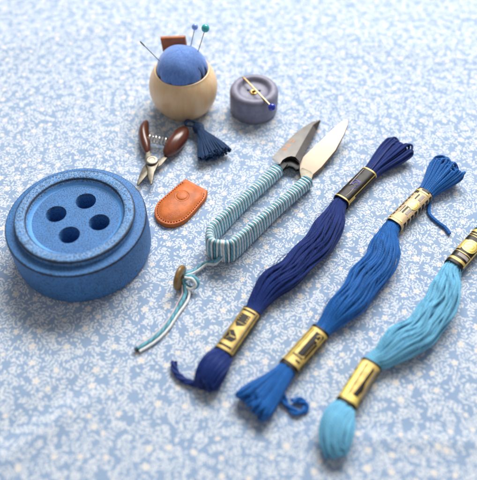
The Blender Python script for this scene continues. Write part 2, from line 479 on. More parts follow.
# ------------------------------------------------------------------ little wood-handled thread nipper
nip = thing('thread_nipper', 'small metal thread nipper with two dark wood handles and a coil spring', 'nipper', (-4.18, 22.5, 0))
rosewood = wood_material('dark_rosewood', (.075, .016, .008), (.135, .032, .015), 1.2, .32, .35, 1)
def handle(p0, p1, p2, wmax, hmax):
    pts = resample(cat([p0, p1, p2], 12), 26); mb = MB(); rings = []
    for i, p in enumerate(pts):
        u = i / 25; T = (pts[min(25, i + 1)] - pts[max(0, i - 1)]).normalized(); sd = T.cross(V((0, 0, 1))).normalized(); up = sd.cross(T)
        k = max(.02, (1 - abs(2 * u - 1) ** 2.6)) ** .5 * (.86 + .14 * sin(pi * u))
        rings.append([p + sd * (wmax * k * cos(2 * pi * j / 24)) + up * (hmax * k * sin(2 * pi * j / 24)) for j in range(24)])
    mb.loft(rings); return mb.build('handle', rosewood, nip, smooth=70)
handle((-4.70, 25.46, .36), (-4.76, 24.45, .40), (-4.44, 23.02, .36), .28, .36)
handle((-2.66, 24.94, .36), (-3.00, 24.02, .42), (-3.58, 22.90, .36), .43, .40)
brass = simple('aged_nickel', (.17, .155, .125), .5, 1, .18, 4, .1, 20, .01)
def plate(mb, poly, z0, z1, zf=None):
    """flat plate from a 2D outline; zf(x, y) adds a tilt"""
    n = len(poly); b = len(mb.v); zf = zf or (lambda x, y: 0)
    for z in (z0, z1):
        for x, y in poly: mb.v.append(V((x, y, z + zf(x, y))))
    mb.face([b + k for k in range(n)][::-1]); mb.face([b + n + k for k in range(n)])
    for k in range(n): mb.face((b + k, b + (k + 1) % n, b + n + (k + 1) % n, b + n + k))
mb = MB(); plate(mb, [(-4.52, 23.25), (-4.36, 23.22), (-4.20, 22.75), (-3.92, 22.62), (-3.85, 22.35), (-4.02, 21.75), (-4.05, 21.02), (-4.13, 20.95), (-4.30, 21.45), (-4.38, 22.05), (-4.48, 22.35), (-4.54, 22.75)], .36, .46)
mb.build('jaw', brass, nip, bevel=.03)
mb = MB(); plate(mb, [(-3.62, 23.00), (-3.46, 22.86), (-3.72, 22.35), (-3.95, 22.15), (-4.22, 21.95), (-4.40, 21.62), (-4.72, 21.02), (-4.80, 21.05), (-4.74, 21.60), (-4.62, 22.15), (-4.48, 22.45), (-4.15, 22.75), (-3.85, 22.72)], .25, .35)
mb.build('jaw', brass, nip, bevel=.03)
mb = MB(); mb.lathe([(.30, .44), (.30, .52), (.28, .56), (.24, .575), (.16, .57), (.145, .55), (.02, .55)], 40, (-4.18, 22.47, 0))
mb.build('rivet', simple('rivet_nickel', (.22, .20, .165), .42, 1, .12, 6), nip)
mb = MB(); a, b_ = V((-4.60, 24.10, .44)), V((-3.30, 23.76, .44)); ax = (b_ - a).normalized(); sd = V((0, 0, 1)).cross(ax)
pts = []
for k in range(151):
    u = k / 150; an = 2 * pi * 8 * u; pts.append(a.lerp(b_, u) + sd * (.20 * cos(an)) + V((0, 0, 1)) * (.20 * sin(an)))
mb.tube(pts, .042, 8); mb.build('spring', simple('spring_steel', (.80, .78, .74), .22, 1, .05), nip)

# ------------------------------------------------------------------ tassel
tas = thing('tassel', 'navy blue thread tassel tied to the nipper wood handle', 'tassel', (-1.9, 24.4, 0))
navy = thread_material('navy_tassel_thread', (.018, .050, .130), 8, .75)
hd = V((-2.02, 24.86, .38)); ax = V((.42, -.91, 0)).normalized(); sd = V((.91, .42, 0)).normalized()
mb = MB()
for k in range(26):
    th = 2 * pi * k / 26
    pts = []
    for i in range(9):
        u = i / 8; r = .26 * sin(pi * (.12 + .80 * u)) ** .7
        pts.append(hd + ax * (-.28 + .55 * u) + sd * (r * cos(th)) + V((0, 0, 1)) * (r * sin(th) * .95))
    mb.tube(pts, .05, 6)
mb.build('head', navy, tas)
mb = MB()
for i in range(3):
    c = hd + ax * (.24 + .06 * i)
    mb.tube([c + sd * (.20 * cos(2 * pi * k / 20)) + V((0, 0, 1)) * (.20 * sin(2 * pi * k / 20)) for k in range(21)], .04, 6, cap=False)
mb.build('binding', navy, tas)
mb = MB(); random.seed(5)
for ring, n_ in ((1.0, 46), (.78, 38), (.55, 30), (.3, 16)):
    for k in range(n_):
        th = 2 * pi * (k + random.uniform(-.3, .3)) / n_; L = 1.80 + random.uniform(-.10, .10)
        pts = []
        for i in range(10):
            u = i / 9; w = .17 + (.86 - .17) * smooth01(u * .75 + .12) ; w = w if i else .17
            zz = .36 + .14 * u * 0; hgt = .17 + .17 * smooth01(u * 2.0) - .10 * u
            pts.append(hd + ax * (.30 + L * u * (1 - .03 * abs(cos(th)))) + sd * (ring * w * cos(th) + .02 * sin(7 * u + k)) + V((0, 0, 1)) * (ring * hgt * sin(th) + (.02 if sin(th) > 0 else .02)))
        mb.tube(pts, .045, 6)
mb.build('skirt', navy, tas)
mb = MB()
mb.tube(cat([hd - ax * .15 + V((0, 0, .05)), (-2.32, 25.30, .42), (-2.60, 25.22, .62), (-2.72, 24.95, .66), (-2.55, 24.82, .60), (-2.25, 24.98, .42), hd - ax * .1], 8), .055, 8)
mb.tube(cat([hd - ax * .1, (-2.2, 25.12, .55), (-2.5, 25.08, .68), (-2.68, 24.86, .62), (-2.4, 24.86, .55), hd], 8), .05, 8)
mb.build('cord', navy, tas)

# ------------------------------------------------------------------ leather sheath
she = thing('leather_sheath', 'small orange tan leather blade cover with stitched rounded edge and snap', 'sheath', (-2.7, 20.1, 0))
outl = [(-2.52, 21.55), (-2.02, 21.20), (-1.46, 20.80), (-1.53, 20.36), (-1.80, 19.88), (-2.12, 19.38), (-2.40, 19.02), (-2.75, 18.78), (-3.10, 18.70), (-3.45, 18.80), (-3.74, 19.08), (-3.86, 19.48), (-3.78, 19.98), (-3.50, 20.38), (-3.18, 20.78), (-2.85, 21.20)]
def dense(poly, n):
    pts = [V((x, y, 0)) for x, y in poly] + [V((poly[0][0], poly[0][1], 0))]
    return resample(pts, n + 1)[:-1]
cx = V((-2.68, 20.05, 0))
# straight mouth edge kept crisp, the rest smoothed
arc = cat([V((x, y, 0)) for x, y in outl[2:] + outl[:1]], 5)
mouth = [V((-2.52, 21.55, 0)).lerp(V((-1.46, 20.80, 0)), k / 8) for k in range(1, 8)]
ol = resample(arc, 90) + mouth
leather = simple('orange_tan_leather', (.54, .125, .016), .55, 0, .22, 2.2, .5, 26, .03, 0, .05)
edge_m = simple('cut_leather_edge', (.46, .11, .016), .6, 0, .2, 6, .3, 30, .02)
mb = MB(); rings = []
prof = [(1.0, .0), (1.005, .10), (1.0, .18), (.985, .225), (.955, .24), (.90, .232), (.86, .24), (.80, .285), (.70, .335), (.55, .365), (.35, .38), (.12, .38)]
for k, (sc, z) in enumerate(prof):
    rings.append([cx + (p - cx) * sc + V((0, 0, z)) for p in ol])
mb.loft(rings)
shb = mb.build('body', [leather, edge_m], she, smooth=55)
for p in shb.data.polygons:
    if abs(p.normal.z) < .4 and p.center.z < .0027: p.material_index = 1
mb = MB()
for i in range(2, 88, 2):
    a = cx + (ol[i] - cx) * .885; b_ = cx + (ol[min(89, i + 1)] - cx) * .885; a = a.lerp(b_, .05); b_ = a.lerp(b_, .85)
    mb.tube([a + V((0, 0, .225)), a.lerp(b_, .25) + V((0, 0, .25)), a.lerp(b_, .75) + V((0, 0, .25)), b_ + V((0, 0, .225))], .022, 6)
mb.build('stitching', thread_material('rust_stitch_thread', (.28, .055, .01)), she)
mb = MB(); sc = V((-2.62, 20.32, 0))
mb.lathe([(.36, .33), (.355, .375), (.335, .39), (.31, .38), (.29, .375), (.27, .38), (.25, .405), (.18, .42), (.02, .423)], 48, sc[:])
mb.build('snap', leather, she)

# ------------------------------------------------------------------ cord-wrapped snips
sn = thing('thread_snips', 'steel spring snips with open blades and handles wrapped in white and turquoise cord', 'scissors', (.9, 19.4, 0))
pathA = resample(cat([(1.92, 21.98, .40), (.22, 19.78, .53), (-1.04, 18.04, .64), (-1.22, 17.62, .69), (-1.22, 17.18, .71), (-1.06, 16.94, .71), (-.66, 16.86, .71)], 14), 120)
pathB = resample(cat([(3.28, 21.22, .40), (1.56, 19.18, .53), (.12, 17.40, .64), (-.15, 17.07, .69), (-.28, 16.92, .71), (-.44, 16.85, .71), (-.66, 16.86, .71)], 14), 120)
def section(p, T, hw, hh, n=28, e=.55):
    sd = T.cross(V((0, 0, 1))).normalized(); out = []
    for j in range(n):
        a = 2 * pi * j / n; ca, sa = cos(a), sin(a)
        out.append(p + sd * (hw * math.copysign(abs(ca) ** e, ca)) + V((0, 0, 1)) * (hh * math.copysign(abs(sa) ** e, sa)))
    return out
wrap_w = thread_material('white_cord', (.80, .84, .86), 3, .8, .1, .6)
wrap_t = thread_material('turquoise_cord', (.15, .42, .54), 3, .6, .1, .55)
core_m = simple('dark_teal_core', (.03, .10, .15), .7)
def wrapped(path, flip):
    T = [(path[min(119, i + 1)] - path[max(0, i - 1)]).normalized() for i in range(120)]
    dim = lambda u: (.13 + .09 * smooth01((.45 - u) / .45), .28 + .35 * smooth01(u / .95))
    mb = MB(); mb.cur = 2
    mb.loft([section(path[i], T[i], *dim(i / 119)) for i in range(0, 120, 2)])
    L = sum((path[i + 1] - path[i]).length for i in range(119)); n = int(L / .088)
    for k in range(n):
        u = (k + .5) / n; f = u * 119; i = int(f); p = path[i].lerp(path[min(119, i + 1)], f - i)
        hw, hh = dim(u); hw += .022; hh += .022
        sec = section(p, T[i], hw, hh, 26, .62)
        lean = .085 * (1 - smooth01((u - .72) / .24)) + random.uniform(-.02, .02); jit = random.uniform(-.012, .012)
        sec = [q_ + T[i] * (lean * ((q_.z - p.z) / hh)) + T[i] * jit for q_ in sec]
        mb.cur = 0 if k % 2 else 1
        mb.tube(sec + [sec[0]], 0.050 if k % 2 else .045, 8, cap=False)
    return mb.build('cord_wrap', [wrap_w, wrap_t, core_m], sn, smooth=80)
wrapped(pathA, True); wrapped(pathB, True)
def steel_blade(name, rough, c, brushed=.2):
    m, nt, b = new_mat(name); q = NT(nt); P = q.vm('SCALE', q.coord(), 100)
    r = nt.nodes.new('ShaderNodeVectorRotate'); r.rotation_type = 'Z_AXIS'; q.put(r.inputs['Vector'], P); r.inputs['Angle'].default_value = radians(-50)
    n = q.noise(q.vm('MULTIPLY', r.outputs[0], (1.0, 30, 30)), 1, 3, .6); n2 = q.noise(P, 2, 3)
    q.put(b.inputs['Base Color'], q.mix(n, rgba(tuple(x * .88 for x in c)), rgba(c)))
    b.inputs['Metallic'].default_value = 1
    q.put(b.inputs['Roughness'], q.m('ADD', rough, q.m('MULTIPLY', n2, .06)))
    q.bump(n, brushed, .004, b)
    return m
satin = steel_blade('satin_steel', .19, (.62, .60, .575)); ground = steel_blade('ground_steel', .2, (.20, .19, .19), .4); bright = steel_blade('bright_steel', .28, (.36, .295, .235), .08)
black_iron = simple('blackened_iron', (.012, .012, .014), .45, .6, .3)
def blade(top, edge, z0, thick, tiltf, mats, bevel_drop):
    """top: outline of the flat; edge: outer cutting edge running beside the last len(edge) points of top"""
    mb = MB(); n = len(top); b = len(mb.v)
    for x, y in top: mb.v.append(V((x, y, z0 + tiltf(x, y))))
    for x, y in top: mb.v.append(V((x, y, z0 - thick + tiltf(x, y))))
    mb.face([b + k for k in range(n)]); mb.face([b + n + k for k in range(n)][::-1])
    m = len(edge); s0 = n - m
    for k in range(s0): mb.face((b + k, b + n + k, b + n + k + 1, b + k + 1))
    mb.face((b + n - 1, b + 2 * n - 1, b + n, b))
    e0 = len(mb.v)
    for x, y in edge: mb.v.append(V((x, y, z0 - bevel_drop + tiltf(x, y))))
    mb.cur = 1
    for k in range(m - 1):
        i = s0 + k
        mb.face((b + i, b + i + 1, e0 + k + 1, e0 + k)); mb.face((b + n + i, e0 + k, e0 + k + 1, b + n + i + 1))
    mb.cur = 0
    mb.face((b + s0, e0, b + n + s0)); mb.face((b + n - 1, b + 2 * n - 1, e0 + m - 1))
    return mb.build('blade', mats, sn, smooth=12)
# left blade: dark bevel along its right edge; leans a little to the left
tilt_left = lambda x, y: .10 * (x - 3.0) - .17 * (y - 24.1) - .07
blade([(2.53, 22.62), (2.34, 22.57), (2.11, 22.36), (1.98, 22.07), (1.62, 22.63), (1.98, 23.22), (2.44, 23.93), (2.84, 24.51), (3.29, 25.02), (3.76, 25.42), (4.20, 25.57),
       (3.79, 25.14), (3.18, 23.69), (2.72, 22.55)],
      [(4.24, 25.60), (3.95, 24.80), (3.39, 23.45), (2.95, 22.28)], .52, .16, tilt_left, [satin, ground], .16)
# right blade: polished flat side up
blade([(2.96, 22.03), (2.97, 22.40), (3.05, 22.67), (3.55, 23.21), (4.14, 23.81), (4.68, 24.38), (5.12, 24.80), (5.36, 24.95), (5.47, 24.94), (5.44, 24.66), (5.20, 24.06), (4.73, 23.17), (3.99, 22.22), (3.40, 21.66)],
      [(5.49, 24.96), (5.47, 24.65), (5.23, 24.04), (4.77, 23.13), (4.03, 22.17), (3.44, 21.60)], .48, .07, lambda x, y: .21 * (y - 23), [bright, bright], .05)
mb = MB()
Mx = lambda p0, p1, w, h, z: Matrix.Translation(((p0[0] + p1[0]) / 2, (p0[1] + p1[1]) / 2, z)) @ Matrix.Rotation(atan2(p1[1] - p0[1], p1[0] - p0[0]), 4, 'Z')
for p0, p1 in (((1.86, 21.82), (2.16, 22.28)),):
    mb.box(Mx(p0, p1, 0, 0, .42), hypot(p1[0] - p0[0], p1[1] - p0[1]) / 2 + .1, .20, .10)
# dark forged shoulder that curves under the left blade
pts = [(1.94, 22.10), (2.20, 22.66), (2.48, 22.76), (2.76, 22.62), (2.96, 22.36), (2.90, 21.98), (2.74, 21.92), (2.62, 22.10), (2.44, 22.18), (2.26, 22.06)]
plate(mb, pts, .28, .44); mb.build('tang', black_iron, sn, bevel=.02)
mb = MB(); plate(mb, [(2.98, 21.20), (3.34, 20.92), (3.56, 21.66), (3.46, 21.86), (3.06, 22.12), (2.92, 21.90)], .28, .40); mb.build('tang', brass, sn, bevel=.02)
copper = simple('copper_engraving', (.50, .21, .08), .4, .6)
mb = MB(); random.seed(3)
mark_z = lambda x, y: .52 + tilt_left(x, y) + .003
ux, uy = .60, .80
for ci, (mx, my) in enumerate(((2.26, 23.22), (2.45, 23.52), (2.66, 23.86))):
    strokes = [((-.10, .07), (.10, .07)), ((0, .12), (0, -.12)), ((-.11, -.02), (.11, -.03)), ((-.02, -.02), (-.11, -.13)), ((.02, -.02), (.11, -.12))]
    if ci == 1: strokes = [((-.10, .11), (.10, .11)), ((-.09, .02), (.09, .02)), ((-.11, -.1), (.11, -.1)), ((0, .11), (0, -.1))]
    if ci == 2: strokes = [((-.08, .12), (-.10, -.1)), ((-.08, .11), (.10, .11)), ((.10, .11), (.08, -.12)), ((-.08, 0), (.08, 0))]
    for (a1, a2), (b1, b2) in strokes:
        A = V((mx + a1 * uy + a2 * ux, my - a1 * ux + a2 * uy, 0)); B = V((mx + b1 * uy + b2 * ux, my - b1 * ux + b2 * uy, 0))
        dd = (B - A).normalized(); nn_ = V((-dd.y, dd.x, 0)) * .014; base = len(mb.v)
        for p_ in (A - nn_, B - nn_, B + nn_, A + nn_): mb.v.append(V((p_.x, p_.y, mark_z(p_.x, p_.y))))
        mb.face((base, base + 1, base + 2, base + 3))
mb.build('engraved_mark', copper, sn)

# ------------------------------------------------------------------ lanyard with a wooden bead
lan = thing('lanyard', 'striped turquoise and white cord tail threaded through a wooden bead at the snips bow', 'cord', (-2.4, 15.3, 0))
pale = thread_material('pale_pink_cord', (.66, .60, .64), 3, .8, .1)
mb = MB()
def strand(mb, pts, r, mi): mb.cur = mi; mb.tube(cat(pts, 10), r, 10)
# from the bow to the bead
strand(mb, [(-.66, 16.78, .60), (-.98, 16.56, .42), (-1.30, 16.66, .20), (-1.62, 16.52, .16), (-1.80, 16.28, .20), (-2.05, 16.02, .36), (-2.40, 15.82, .48)], .075, 0)
strand(mb, [(-.72, 16.74, .42), (-1.02, 16.50, .28), (-1.38, 16.58, .16), (-1.62, 16.36, .14), (-1.86, 16.12, .24), (-2.08, 15.92, .36), (-2.40, 15.74, .42)], .07, 1)
# knot beside the bead
strand(mb, [(-2.30, 15.75, .40), (-1.95, 15.70, .52), (-1.72, 15.52, .42), (-1.80, 15.32, .25), (-2.12, 15.36, .22), (-2.30, 15.52, .38), (-2.05, 15.62, .56), (-1.86, 15.46, .48)], .085, 0)
strand(mb, [(-2.25, 15.62, .52), (-1.95, 15.52, .58), (-1.80, 15.36, .40), (-2.00, 15.22, .26), (-2.28, 15.36, .30)], .07, 1)
# two tails
strand(mb, [(-2.25, 15.40, .34), (-2.22, 15.10, .16), (-2.34, 14.72, .12), (-2.60, 14.14, .12), (-2.96, 13.46, .12), (-3.42, 12.94, .12), (-3.98, 12.52, .12)], .082, 0)
strand(mb, [(-2.10, 15.30, .30), (-2.06, 15.02, .14), (-2.16, 14.66, .10), (-2.49, 14.08, .10), (-2.85, 13.39, .10), (-3.31, 12.84, .10), (-3.90, 12.40, .10)], .055, 1)
strand(mb, [(-2.35, 15.40, .30), (-2.36, 15.06, .12), (-2.50, 14.72, .10), (-2.71, 14.16, .10), (-3.07, 13.52, .10), (-3.52, 13.01, .10), (-4.04, 12.63, .10)], .045, 2)
mb.build('cord', [wrap_t, wrap_w, pale], lan)
mb = MB(); mb.cur = 0; e0 = V((-3.98, 12.52, .12)); mb.tube([e0, e0 + V((-.10, -.08, 0))], .088, 10); mb.build('cord_end', simple('dark_teal_singed_end', (.01, .05, .07), .6), lan)
mb = MB(); R = .50; rings = []
ax = V((.95, -.31, 0)); sd = V((.31, .95, 0)); c = V((-2.46, 15.60, .56))
for r, a in ((.11, -.07), (.20, -.11), (.40, -.12), (.50, -.10), (.55, -.05), (.56, 0), (.55, .05), (.50, .10), (.40, .12), (.20, .11), (.11, .07)):
    rings.append([c + ax * a + sd * (r * cos(2 * pi * k / 40)) + V((0, 0, 1)) * (r * sin(2 * pi * k / 40)) for k in range(40)])
mb.loft(rings + [rings[0]], cap=False); mb.build('wooden_bead', wood_material('olive_wood', (.17, .095, .028), (.32, .19, .06), 1.6, .4, .2, 1), lan)

# ------------------------------------------------------------------ skeins of embroidery thread
black_print = simple('black_foil_paper', (.010, .008, .007), .42, 0, .2, 3, spec=.25)
gold_print = simple('gold_foil_print', (.58, .42, .13), .45, .30, .10, 3, .04, 14, .01)
cream_print = simple('pale_gold_paper', (.56, .41, .23), .5, .1, .1, 4)
violet_ink = simple('violet_ink', (.06, .05, .30), .5); yellow_print = simple('yellow_gold_ink', (.82, .66, .17), .4, .3, .08)
silver_print = simple('silver_grey_ink', (.30, .265, .25), .5, 0, .1)
PRINTS = dict(b=black_print, g=gold_print, c=cream_print, v=violet_ink, y=yellow_print, s=silver_print)

class Band:
    """paper sleeve: superellipse section swept from A to B. s = cm from A, a = angle over the top (90 deg = crown, 0 = right of travel)"""
    def __init__(s, A, B, hw, hh): s.A, s.B, s.hw, s.hh = V(A), V(B), hw, hh; s.T = (s.B - s.A).normalized(); s.L = (s.B - s.A).length; s.sd = V((0, 0, 1)).cross(s.T).normalized(); s.up = s.T.cross(s.sd)
    def at(s, d, deg, off=0):
        a = radians(deg); ca, sa = cos(a), sin(a); e = .72
        x = (s.hw + off) * math.copysign(abs(ca) ** e, ca); z = (s.hh + off) * math.copysign(abs(sa) ** e, sa)
        return s.A + s.T * d + s.sd * x + s.up * z
    def body(s, parent, m):
        mb = MB(); rings = []
        n = 14
        def ring(d, off): return [s.at(d, 360 * k / 56, off) for k in range(56)]
        rings = [ring(.0, -.03), ring(.0, 0)] + [ring(s.L * k / n, .008 * sin(k * 2.1)) for k in range(1, n)] + [ring(s.L, 0), ring(s.L, -.03)]
        mb.loft(rings, cap=False); o = mb.build('paper_band', m, parent, smooth=60); return o
    def patch(s, mb, d0, d1, a0, a1, off=.012, shape=None):
        """printed rectangle (or, with shape, a masked cell grid) on the sleeve"""
        nd = max(2, int(abs(d1 - d0) / .05)); na = max(3, int(abs(a1 - a0) / 5)); base = {}
        for i in range(nd + 1):
            for j in range(na + 1):
                base[i, j] = len(mb.v); mb.v.append(s.at(d0 + (d1 - d0) * i / nd, a0 + (a1 - a0) * j / na, off))
        for i in range(nd):
            for j in range(na):
                if shape is None or shape((i + .5) / nd, (j + .5) / na): mb.face((base[i, j], base[i + 1, j], base[i + 1, j + 1], base[i, j + 1]))
    def poly(s, mb, pts, off=.014, seg=1):
        """closed outline in (d, angle), filled as a fan about its centre"""
        c = (sum(p[0] for p in pts) / len(pts), sum(p[1] for p in pts) / len(pts)); b = len(mb.v); n = len(pts); R_ = 5
        mb.v.append(s.at(c[0], c[1], off))
        fine = []
        for k in range(n):
            a, e = pts[k], pts[(k + 1) % n]; fine += [(a[0] + (e[0] - a[0]) * t / 4, a[1] + (e[1] - a[1]) * t / 4) for t in range(4)]
        n = len(fine)
        for r in range(1, R_ + 1):
            for p in fine: mb.v.append(s.at(c[0] + (p[0] - c[0]) * r / R_, c[1] + (p[1] - c[1]) * r / R_, off))
        for k in range(n):
            k2 = (k + 1) % n; mb.face((b, b + 1 + k, b + 1 + k2))
            for r in range(1, R_): mb.face((b + 1 + (r - 1) * n + k, b + 1 + r * n + k, b + 1 + r * n + k2, b + 1 + (r - 1) * n + k2))
    def line(s, mb, pts, w, off=.016):
        """stroke through (d, angle) points, w in cm"""
        q_ = [s.at(p[0], p[1], off) for p in pts]; cc = lambda p: s.A + s.T * ((p - s.A).dot(s.T))
        b = len(mb.v)
        for i, p in enumerate(q_):
            T = (q_[min(len(q_) - 1, i + 1)] - q_[max(0, i - 1)]).normalized(); N = (p - cc(p)).normalized(); B = T.cross(N).normalized() * (w / 2)
            mb.v += [p - B, p + B]
        for i in range(len(q_) - 1): mb.face((b + 2 * i, b + 2 * i + 2, b + 2 * i + 3, b + 2 * i + 1))

def arcpts(d, a, rd, ra, t0, t1, n=14): return [(d + rd * cos(radians(t0 + (t1 - t0) * k / n)), a + ra * sin(radians(t0 + (t1 - t0) * k / n))) for k in range(n + 1)]

def print_on(band, body, items):
    """items: (ink, [(method, args)...]) become one printed sub-part per ink"""
    for k, (ink, ops) in enumerate(items):
        mb = MB()
        for op, *args in ops:
            if op == 'patch': band.patch(mb, *args, off=.010 + .004 * k)
            elif op == 'line': band.line(mb, *args, off=.012 + .004 * k)
            elif op == 'poly': band.poly(mb, *args, off=.012 + .004 * k)
        o = mb.build('print', PRINTS[ink], None, smooth=80, loc=tuple(body.parent['_o']))
        o.location = (0, 0, 0); o.parent = body

DISK = []
for ring, n_ in ((1.0, 40), (.81, 32), (.60, 23), (.36, 13), (.1, 4)):
    for k in range(n_): DISK.append((ring, 2 * pi * (k + .5 * (ring < 1)) / n_))

def skein(label, m, axis, hw_mid, hh_mid, b1, b2, seed, tuftA, tuftB, tails, waves=()):
    """axis: centre-line points between the two sleeves; b1/b2: sleeve ends (outer, inner)"""
    rnd = random.Random(seed)
    t = thing('thread_skein', label, 'thread skein', (axis[len(axis) // 2][0], axis[len(axis) // 2][1], 0), 'skeins of embroidery thread')
    BW, BH = .41, .33
    A0, A1 = V((b1[0][0], b1[0][1], BH + .01)), V((b1[1][0], b1[1][1], BH + .01))
    C1, C0 = V((b2[0][0], b2[0][1], BH + .01)), V((b2[1][0], b2[1][1], BH + .01))
    mid = [V((x, y, 0)) for x, y in axis]
    line = cat([A0, A1] + mid + [C1, C0], 12)
    N = 96; line = resample(line, N)
    cum = [0]
    for a, b in zip(line, line[1:]): cum.append(cum[-1] + (b - a).length)
    LA = (A1 - A0).length; LB = (C1 - C0).length; LT = cum[-1]
    mb = MB(); frames = []
    for i, p in enumerate(line):
        T = line[min(N - 1, i + 1)] - line[max(0, i - 1)]; T.z = 0; T.normalize()
        sd = T.cross(V((0, 0, 1))).normalized(); s = cum[i]
        u = max(0, min(1, (s - LA) / (LT - LA - LB)))
        k = smooth01(min(1, u / .28)) * smooth01(min(1, (1 - u) / .28))
        w = .30 + (hw_mid - .30) * k; h = .20 + (hh_mid - .20) * k
        zc = (BH + .01) * (1 - k) + (hh_mid + .075) * k
        frames.append((V((p.x, p.y, zc)), T, sd, w, h, u))
    for r, th in DISK:
        p1, p2, p3 = rnd.uniform(0, 6.3), rnd.uniform(0, 6.3), rnd.uniform(0, 6.3); r2 = r * rnd.uniform(.93, 1.04)
        pts = []
        for i, (p, T, sd, w, h, u) in enumerate(frames):
            env = sin(pi * u) if 0 < u < 1 else 0
            a = th + env * (.15 * sin(5.5 * u + p1) + .09 * sin(14 * u + p2)) + .25 * (u - .5)
            rr = r2 * (1 + env * .07 * sin(9 * u + p3))
            pts.append(p + sd * (w * rr * cos(a) + env * (.05 * sin(13 * u + seed) + .03 * sin(23 * u + seed + .5 * cos(th)) + .03 * sin(8 * u + p2) + .015 * sin(17 * u + p3))) + V((0, 0, 1)) * max(-p.z + .06, h * rr * sin(a)))
        mb.tube(pts, .056, 7)
    for _ in range(46):                       # stray fibres standing off the bundle
        i0 = rnd.randint(12, N - 26); n_ = rnd.randint(6, 14); a = rnd.uniform(.1, pi - .1); k0 = rnd.uniform(.4, 1.6); pts = []
        for j in range(n_):
            p, T, sd, w, h, u = frames[i0 + j]; q_ = j / (n_ - 1)
            off = 1.0 + .16 * sin(pi * q_) * k0 * rnd.uniform(.8, 1.2); a2 = a + .5 * (q_ - .5) * k0
            pts.append(p + sd * ((w + .06) * off * cos(a2)) + V((0, 0, 1)) * ((h + .06) * off * sin(a2)))
        mb.tube(cat(pts, 3), .0075, 5)
    mb.build('thread_bundle', m, t)
    # folded or cut ends beyond the sleeves
    for P0, P1, cfg in ((A1, A0, tuftA), (C1, C0, tuftB)):
        if not cfg: continue
        mb = MB(); rnd2 = random.Random(seed + 7)
        endp = V((cfg['end'][0], cfg['end'][1], 0)); D0 = (P0 - P1) * -1; D0.z = 0; D0.normalize()
        Lc = (endp - V((P1.x, P1.y, 0))).length
        ctrl = V((P1.x, P1.y, 0)) + D0 * Lc * .5
        def bez(u): return V((P1.x, P1.y, 0)) * (1 - u) ** 2 + ctrl * (2 * u * (1 - u)) + endp * u * u
        def frame(u):
            p = bez(u); T = (bez(u + .01) - bez(u - .01)).normalized(); return p, T, T.cross(V((0, 0, 1))).normalized()
        for k in range(int(cfg.get('n', 24) * 1.35)):
            th = 2 * pi * (k + rnd2.uniform(-1.2, 1.2)) / int(cfg.get('n', 24) * 1.35); r = rnd2.choice((1.04, 1, .92, .75, .5))
            fold = cfg.get('fold', .8)          # 1: goes over the end and back underneath
            L = 1 - abs(rnd2.gauss(0, cfg.get('ragged', .06)))
            th2 = -th + rnd2.uniform(-.3, .3) if rnd2.random() < fold else th + rnd2.choice((-1, 1)) * rnd2.uniform(.5, 1.1)
            lat0 = rnd2.uniform(-.10, .10); pts = []
            tw = cfg.get('twist', .25) * rnd2.uniform(.3, 1.7)
            def pos(u, ca, sa):
                p, T, sd = frame(u); t_ = tw * sin(pi * .5 * min(1, max(0, u))); ca, sa = ca * cos(t_) - sa * sin(t_), ca * sin(t_) + sa * cos(t_); w = cfg['w'](u); h = cfg['h'](u); zc = max(h + .07, (BH + .01) * (1 - u) + u * (h + .07) + cfg.get('lift', 0) * u)
                q_ = p + sd * (w * ca + lat0 * u) + V((0, 0, 1)) * (zc + h * sa); q_.z = max(q_.z, .075); return q_
            us = [-.06, .08, .25, .45, .65, .82, .93]
            A_ = (r * cos(th), r * sin(th)); B_ = (r * .96 * cos(th2), r * .96 * sin(th2))
            mixp = lambda k: (A_[0] * (1 - k) + B_[0] * k, A_[1] * (1 - k) + B_[1] * k)
            pts = [pos(u * L if u > 0 else u, *A_) for u in us]
            if cfg.get('cut', 0) > rnd2.random():
                pts.append(pos(L * 1.02, *A_)); mb.tube(cat(pts, 4), .058, 7); continue
            pts += [pos(L * .985, *mixp(.15)), pos(L * 1.02, *mixp(.5)), pos(L * .985, *mixp(.85))]
            pts += [pos(u * L if u > 0 else u, *B_) for u in us[::-1]]
            mb.tube(cat(pts, 4), .058, 7)
        mb.build('loop_end', m, t)
    if tails:
        for tl in tails:
            mb = MB(); pts = cat(tl['pts'], 10); n_ = tl.get('plies', 1)
            if n_ == 1: mb.tube(pts, tl.get('r', .08), 8)
            else:
                for k in range(n_):
                    path = []
                    for i, p in enumerate(pts):
                        T = (pts[min(len(pts) - 1, i + 1)] - pts[max(0, i - 1)]).normalized(); sd = T.cross(V((0, 0, 1))).normalized(); a = 2 * pi * k / n_ + i * .22
                        path.append(p + sd * (.07 * cos(a)) + V((0, 0, 1)) * (.05 * sin(a)))
                    mb.tube(path, tl.get('r', .08), 8)
            mb.build('loose_end', m, t)
    return t, Band(A0, A1, BW, BH), Band(C1, C0, BW, BH)

ink1 = thread_material('navy_cotton', (.006, .026, .165), 8.5, .72)
ink2 = thread_material('cobalt_cotton', (.010, .115, .400), 8.5, .72)
ink3 = thread_material('sky_blue_cotton', (.155, .450, .670), 8.5, .72)

def ticks(a0, a1, d0, d1, n, w=.02): return [('line', [(d0 + (d1 - d0) * k / (n - 1), a0), (d0 + (d1 - d0) * k / (n - 1), a1)], w) for k in range(n)]

